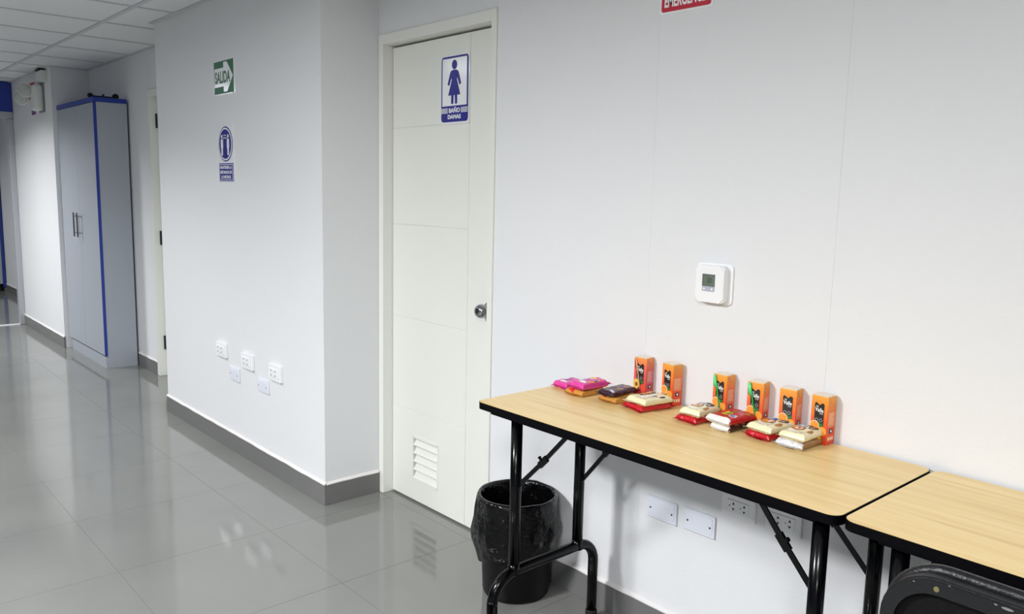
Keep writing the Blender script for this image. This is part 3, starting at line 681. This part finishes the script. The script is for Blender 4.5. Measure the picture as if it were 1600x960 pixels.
# ------------------------------------------------------------ cookie packs
def pack_h(u, v, t, seed):
    """height of the upper skin over the pack, u along the length (-1..1), v across"""
    e = max(0, 1-abs(u)**5)*max(0, 1-abs(v)**7)
    return t*(.5+.5*e**.5)*1.0 if e > 0 else t*.5
def pack(name_label, near, th, lng, wid, t, z, main, seal, prints, sharp=False, seed=1, tilt=0, cat='cookie pack', side=None):
    """near = corner nearest the camera (x, y), long side runs off at angle th, the short side 90 deg to its left"""
    th = math.radians(th); dl = Vector((math.cos(th), math.sin(th))); dw = Vector((-dl.y, dl.x))
    c = Vector(near)+dl*lng/2+dw*wid/2
    r = tag(empty('cookie_pack', (c.x, c.y, z), th), name_label, cat, 'cookie packs on the table')
    if tilt: r.rotation_euler = (0, math.radians(tilt), th)
    hl, hw = lng/2, wid/2; random.seed(seed)
    pw = 12 if sharp else 8
    def pt(u, v, topside):
        body = max(0.0, 1-abs(v)**pw)**(1/ (3.6 if sharp else 2.6)); a = abs(u)
        enda = 1.0 if a < .86 else max(.10, 1-((a-.86)/.14)**(2.6 if sharp else 1.9)*.9)
        wr = noise.noise((u*2.2+seed, v*2.2, seed*1.7))*.22+(.5-abs(noise.noise((u*6+seed, v*5, 3))))*.16
        if sharp: wr *= .35
        hh = t/2*body*enda*(1+wr)
        mid = t/2*(1 if a < .84 else 1-((a-.84)/.16)*.25)
        spread = 1+ (.03*noise.noise((u*4, seed, 0)))+(.05 if a > .93 and not sharp else 0)
        zz = mid+hh if topside else max(0.0003, mid-hh*.97)
        return Vector((u*hl, v*hw*spread, zz))
    NU, NV = 30, 16
    bm = bmesh.new(); T, B = [], []
    us = [-1+2*k/NU for k in range(NU+1)]; vs = [math.sin(PI/2*(-1+2*k/NV)) for k in range(NV+1)]
    for u in us:
        T.append([bm.verts.new(pt(u, v, True)) for v in vs]); B.append([bm.verts.new(pt(u, v, False)) for v in vs])
    for i in range(NU):
        for j in range(NV):
            bm.faces.new((T[i][j], T[i+1][j], T[i+1][j+1], T[i][j+1])); bm.faces.new((B[i][j], B[i][j+1], B[i+1][j+1], B[i+1][j]))
        bm.faces.new((T[i][0], B[i][0], B[i+1][0], T[i+1][0])); bm.faces.new((T[i][NV], T[i+1][NV], B[i+1][NV], B[i][NV]))
    for i in (0, NU):
        for j in range(NV): bm.faces.new((T[i][j], T[i][j+1], B[i][j+1], B[i][j]))
    bmesh.ops.remove_doubles(bm, verts=bm.verts, dist=1e-5)
    o = link('wrapper', bm, main, r, True)
    if seal and seal is not main:      # end of the wrapper folded in the pale lining colour
        bm = bmesh.new(); g_ = []
        for q in range(7):
            u = -1+.17*q/6; row = []
            for topside, rng in ((True, range(1, NV)), (False, range(NV-1, 0, -1))):
                for j in rng:
                    p = pt(u, vs[j], topside); row.append(bm.verts.new((p.x-.0004, p.y*1.012, max(.0002, p.z+(.0006 if topside else -.0003)))))
            g_.append(row)
        for A, Bq in zip(g_, g_[1:]):
            for k in range(len(A)): bm.faces.new((A[k], A[(k+1) % len(A)], Bq[(k+1) % len(A)], Bq[k]))
        bm.faces.new(g_[0])
        link('folded_end', bm, seal, r, True)
    # crimped end seals, pleated and zigzag-cut
    for sg in (-1, 1):
        bm = bmesh.new(); n = 26; rows = []
        for q in range(4):
            row = []
            for k in range(n+1):
                v = -1+2*k/n; ext = .012*q/3*(1 if not sharp else .6)+(.0012*(k % 2) if q == 3 else 0)
                zz = t*.5*(.75)+.0006*math.sin(k*2.2)+t*(.10*math.sin(v*2.5+seed+sg)+.16*v*v*math.cos(seed))*q/3+ (-.002 if sharp else .0012)*q/3
                row.append(bm.verts.new((sg*(hl-.0015+ext), v*hw*(1+(.13 if not sharp else .05)*q/3), max(.0008, zz))))
            rows.append(row)
        for q in range(3):
            for k in range(n): bm.faces.new((rows[q][k], rows[q][k+1], rows[q+1][k+1], rows[q+1][k]))
        bmesh.ops.solidify(bm, geom=bm.faces[:], thickness=.0005)
        link('end_seal', bm, seal if seal else main, r)
    # printed patches lying on the skin
    for (pn, kind_, cu, cv, ru, rv, m_, face) in prints:
        bm = bmesh.new(); N = 20 if kind_ == 'o' else 4; R_ = 3
        def sk(u, v):
            p = pt(u, v, True)
            nrm = (pt(u+.02, v, True)-p).cross(pt(u, min(.999, v+.02), True)-p)
            if v > .97 or nrm.length < 1e-9: nrm = Vector((0, 0, 1))
            return p+nrm.normalized()*(.0005+.0002*face)
        if kind_ == 'o':
            cen = bm.verts.new(sk(cu, cv)); prev = None; rings = []
            for q in range(1, R_+1):
                rings.append([bm.verts.new(sk(cu+ru*q/R_*math.cos(2*PI*k/N), cv+rv*q/R_*math.sin(2*PI*k/N))) for k in range(N)])
            for k in range(N): bm.faces.new((cen, rings[0][k], rings[0][(k+1) % N]))
            for A, Bq in zip(rings, rings[1:]):
                for k in range(N): bm.faces.new((A[k], Bq[k], Bq[(k+1) % N], A[(k+1) % N]))
        else:
            nu, nv = 8, 6
            g_ = [[bm.verts.new(sk(cu+ru*(-1+2*i/nu)+(.12*rv*(-1+2*j/nv)), cv+rv*(-1+2*j/nv))) for j in range(nv+1)] for i in range(nu+1)]
            for i in range(nu):
                for j in range(nv): bm.faces.new((g_[i][j], g_[i+1][j], g_[i+1][j+1], g_[i][j+1]))
        link(pn, bm, m_, r, True)
    return r
def foil(n, c, ro=.22, b=.6): return mat(n, c, ro, bump=b, bscale=34, spec=.7, var=.05, vscale=60)
PINK = foil('pack_pink', (226, 70, 160)); GOLD = foil('pack_gold', (206, 146, 62)); PURP = foil('pack_dark_purple', (58, 24, 44)); CREAM = foil('pack_cream', (238, 230, 190)); REDP = foil('pack_red', (196, 18, 36)); DRK = foil('pack_dark_brown', (44, 20, 18)); GOLD2 = foil('pack_dark_gold', (150, 104, 48))
SILV = mat('silver_seal', (226, 226, 232), .3, metal=.35, bump=.4, bscale=120); WSE = foil('white_seal', (234, 230, 226))
BISC = mat('biscuit_print', (176, 118, 56), .4, var=.2, vscale=200); CHOC = mat('chocolate_print', (66, 50, 58), .4, var=.3, vscale=160); ORP = mat('orange_print', (236, 150, 44), .35); BLP = mat('blue_print', (44, 70, 170), .35); YEP = mat('yellow_print', (240, 216, 60), .35); WHP = mat('white_print', (244, 242, 238), .35); GRP = mat('green_print', (110, 150, 50), .35); REP = mat('red_print', (214, 40, 40), .35); LBP = mat('pale_blue_print', (140, 176, 206), .35); OLD = mat('olive_print', (150, 104, 24), .35)
H = .0195
cream_pr = [('dark_outline', 'o', .02, .30, .36, .52, CHOC, 0), ('orange_print', 'o', .02, .30, .32, .46, ORP, 1), ('white_letters', 'q', .0, .45, .16, .10, WHP, 2), ('white_letters', 'q', .02, .12, .18, .10, WHP, 2), ('red_print', 'o', .12, .30, .08, .12, REP, 3), ('pale_blue_print', 'o', .52, .38, .20, .34, LBP, 0), ('white_print', 'q', .52, .38, .08, .10, WHP, 1), ('biscuit_print', 'o', .50, -.50, .30, .34, CHOC, 0), ('cream_filling', 'q', .46, -.46, .16, .05, WHP, 1), ('biscuit_print', 'o', -.18, -.78, .26, .16, BISC, 0), ('small_text', 'q', -.62, .1, .10, .5, WHP, 0), ('biscuit_print', 'o', .76, -.1, .12, .3, CHOC, 0)]
pink_pr = [('white_print', 'o', -.62, -.25, .16, .45, WHP, 0), ('yellow_print', 'q', .45, .35, .22, .22, YEP, 0), ('blue_print', 'o', .05, -.84, .16, .10, BLP, 1), ('orange_print', 'o', -.05, -.80, .5, .16, ORP, 0), ('blue_print', 'q', 0, .4, .35, .2, WHP, 0), ('purple_letters', 'q', 0, .42, .26, .10, BLP, 1)]
red_pr = [('yellow_print', 'q', -.15, .15, .26, .30, YEP, 0), ('green_print', 'q', -.12, .15, .18, .18, GRP, 1), ('white_print', 'o', -.35, -.55, .20, .28, WHP, 0), ('blue_print', 'o', -.35, -.55, .14, .18, BLP, 1), ('yellow_print', 'q', .40, .1, .30, .14, OLD, 0), ('white_print', 'o', .7, -.3, .12, .2, REP, 0), ('biscuit_print', 'o', .5, -.82, .2, .12, BISC, 0)]
# two packs left end
pack('pink cookie pack lying on the tabletop, leftmost of all', (-1.785, 1.828), 84, .085, .064, .022, TZ, PINK, PINK, [('white_print', 'o', -.6, -.1, .2, .5, WHP, 0), ('purple_letters', 'q', .1, .3, .3, .15, BLP, 0), ('orange_print', 'o', .2, -.8, .3, .14, ORP, 0)], seed=3)
pack('gold and red cookie pack under the pink one', (-1.687, 1.799), 88, .108, .074, .0185, TZ, GOLD, GOLD, [('red_print', 'q', -.86, .45, .10, .45, REP, 0), ('brown_panel', 'q', -.2, -.90, .5, .07, OLD, 0)], True, 5)
pack('pink cookie pack resting on the gold and red one', (-1.688, 1.803), 86, .112, .058, .024, TZ+.0192, PINK, PINK, pink_pr, seed=8)
pack('gold cookie pack with brown panel under the dark purple one', (-1.567, 1.818), 84, .112, .072, .0185, TZ, GOLD, GOLD, [('red_print', 'q', -.86, .6, .08, .3, REP, 0), ('white_print', 'o', -.85, 0, .07, .25, WHP, 0), ('brown_panel', 'q', -.2, -.90, .45, .07, OLD, 0)], True, 11)
pack('dark purple cookie pack resting on a gold pack', (-1.577, 1.817), 91, .118, .060, .017, TZ+.0192, PURP, PURP, [('biscuit_print', 'o', -.02, -.35, .16, .40, BISC, 0), ('biscuit_print', 'o', .52, -.35, .16, .40, BISC, 0), ('blue_print', 'o', .25, -.3, .12, .3, BLP, 0), ('white_print', 'q', -.8, -.6, .08, .3, SILV, 0)], seed=12)
pack('red cookie pack under a cream one, in front of the second juice box', (-1.458, 1.806), 78,   .115, .085, .0185, TZ, REDP, REDP, [('white_print', 'o', .7, -.8, .05, .1, WHP, 0)], seed=15)
pack('cream cookie pack on a red one, in front of the second juice box', (-1.448, 1.808), 81, .112, .080, .021, TZ+.0185, CREAM, CREAM, [('purple_letters', 'q', .15, .45, .5, .20, CHOC, 0), ('orange_print', 'q', .15, .48, .34, .10, ORP, 1), ('white_print', 'q', -.1, -.1, .5, .2, WHP, 0), ('red_print', 'q', .1, -.35, .16, .04, CHOC, 1), ('red_print', 'q', .1, -.52, .16, .04, REP, 1), ('biscuit_print', 'o', .35, -.8, .2, .14, CHOC, 0)], seed=17)
pack('red cookie pack under a cream one, left of the bright red pack', (-1.284, 1.827), 86, .100, .070, .0195, TZ, REDP, REDP, [('yellow_print', 'o', .7, -.78, .18, .16, OLD, 0)], seed=21)
pack('cream cookie pack resting askew on a plain red one, left of the bright red pack', (-1.277, 1.833), 92, .106, .064, .021, TZ+.0195, CREAM, CREAM, cream_pr, seed=22)
pack('dark brown cookie pack with white end, under the bright red one', (-1.184, 1.835), 85, .108, .060, .019, TZ, DRK, WSE, [('biscuit_print', 'o', -.3, -.88, .2, .09, BISC, 0), ('biscuit_print', 'o', .2, -.88, .2, .09, BISC, 0)], True, 25)
pack('bright red cookie pack with yellow lettering and white end, on a dark brown pack', (-1.181, 1.829), 84, .118, .076, .021, TZ+.019, REDP, WSE, red_pr, seed=26)
pack('red cookie pack under a cream one, in front of the fifth juice box', (-1.073, 1.849), 84, .098, .072, .0195, TZ, REDP, REDP, [('yellow_print', 'o', .45, -.8, .2, .14, OLD, 0)], seed=31)
pack('cream cookie pack on a red one, in front of the fifth juice box', (-1.067, 1.846), 84, .108, .074, .021, TZ+.0195, CREAM, CREAM, cream_pr[:2]+[('blue_print', 'o', .48, .25, .16, .22, BLP, 1)]+cream_pr[3:], seed=33)
pack('dark gold cookie pack with silver end under a cream one, rightmost', (-.979, 1.845), 88, .120, .072, .0205, TZ, GOLD2, SILV, [('yellow_print', 'q', .5, -.86, .1, .08, YEP, 0), ('orange_print', 'o', -.82, -.7, .08, .2, ORP, 0)], seed=37)
pack('cream cookie pack on the dark gold one, rightmost', (-.977, 1.850), 90, .106, .068, .021, TZ+.0205, CREAM, CREAM, cream_pr, seed=39)

# ------------------------------------------------------------ folding chair seen from behind
CH = tag(empty('folding_chair', (-.255, 1.34, 0)), 'black folding chair with worn edges, pushed up to the empty table', 'chair')
CHB = mat('black_chair_enamel', (13, 14, 17), .36, bump=.15, bscale=200, var=.15, vscale=30); CHP = mat('black_vinyl', (6, 6, 6), .8, spec=.2, bump=.25, bscale=220)
ch_x, ch_y = -.255, 1.34
x0, x1, zt, zb = -.253, .253, .853, .56; yb_ = -.09
bk = rrect(x0, x1, zb, zt-.008, .085, 10); bki = rrect(x0+.022, x1-.022, zb+.03, zt-.034, .062, 10)
def ringmesh(o_, i_, y0, y1):
    bm = bmesh.new(); n = len(o_)
    V = [[bm.verts.new((p[0], y, p[1])) for p in P] for P, y in ((o_, y0), (i_, y0), (i_, y1), (o_, y1))]
    for k in range(n):
        for a in range(4): bm.faces.new((V[a][k], V[a][(k+1) % n], V[(a+1) % 4][(k+1) % n], V[(a+1) % 4][k]))
    return bm
bm = ringmesh(bk, bki, yb_-.012, yb_+.014)
bmesh.ops.bevel(bm, geom=[e for e in bm.edges if abs(e.verts[0].co.y-e.verts[1].co.y) < 1e-6 and min(abs(e.verts[0].co.x-x0), 1) >= 0 and e.calc_length() > 0 and all(any(abs(v.co.x-p[0])+abs(v.co.z-p[1]) < 1e-5 for p in bk) for v in e.verts)], offset=.004, segments=3, affect='EDGES')
bs_ = link('backrest', bm, CHB, CH)
link('back_panel', prism(bmesh.new(), bki, 'y', yb_+.000, yb_+.008), CHP, CH)
link('frame_tube', tube(bmesh.new(), [(p[0], yb_+.022, p[1]) for p in rrect(x0+.004, x1-.004, zb-.1, zt-.008, .085, 10)], .0105, 12, closed=True), CHB, CH, True)
for sx in (-1, 1): link('screw', lathe(bmesh.new(), [(.0042, 0), (.0042, -.0015), (.002, -.002), (0, -.002)], (sx*.172, yb_-.012, zt-.024), 'y', 14), mat('brass_screw', (150, 140, 100), .35, metal=.7), CH)
SCR = mat('bare_metal', (120, 118, 122), .5)
for (px_, pz_, a, b) in ((-.078, -.0165, .008, .002), (-.093, -.0155, .0025, .0012), (-.155, -.0125, .0015, .0008), (-.205, -.024, .0015, .001)):
    link('worn_spot', prism(bmesh.new(), circ(px_, zt+pz_, a, b, 10), 'y', yb_-.0123, yb_-.0115), SCR, CH)
st = bmesh.new(); prism(st, rrect(-.2, .2, -.08, .30, .05, 6), 'z', .435, .455)
link('seat', st, CHP, CH)
for sx in (-1, 1):
    link('front_leg', tube(bmesh.new(), [(sx*.235, yb_+.022, .60), (sx*.232, .02, .44), (sx*.232, .30, .012)], .0105, 12), CHB, CH, True)
    link('rear_leg', tube(bmesh.new(), [(sx*.212, .24, .44), (sx*.212, -.10, .012)], .0095, 12), CHB, CH, True)
    link('foot_cap', lathe(bmesh.new(), [(.013, 0), (.013, .03), (0, .03)], (sx*.232, .302, 0), 'z', 12), BLKM, CH)
    link('foot_cap', lathe(bmesh.new(), [(.012, 0), (.012, .03), (0, .03)], (sx*.212, -.102, 0), 'z', 12), BLKM, CH)
link('stretcher', tube(bmesh.new(), [(-.212, -.04, .095), (.212, -.04, .095)], .007, 10), CHB, CH, True)
link('stretcher', tube(bmesh.new(), [(-.232, .24, .10), (.232, .24, .10)], .007, 10), CHB, CH, True)
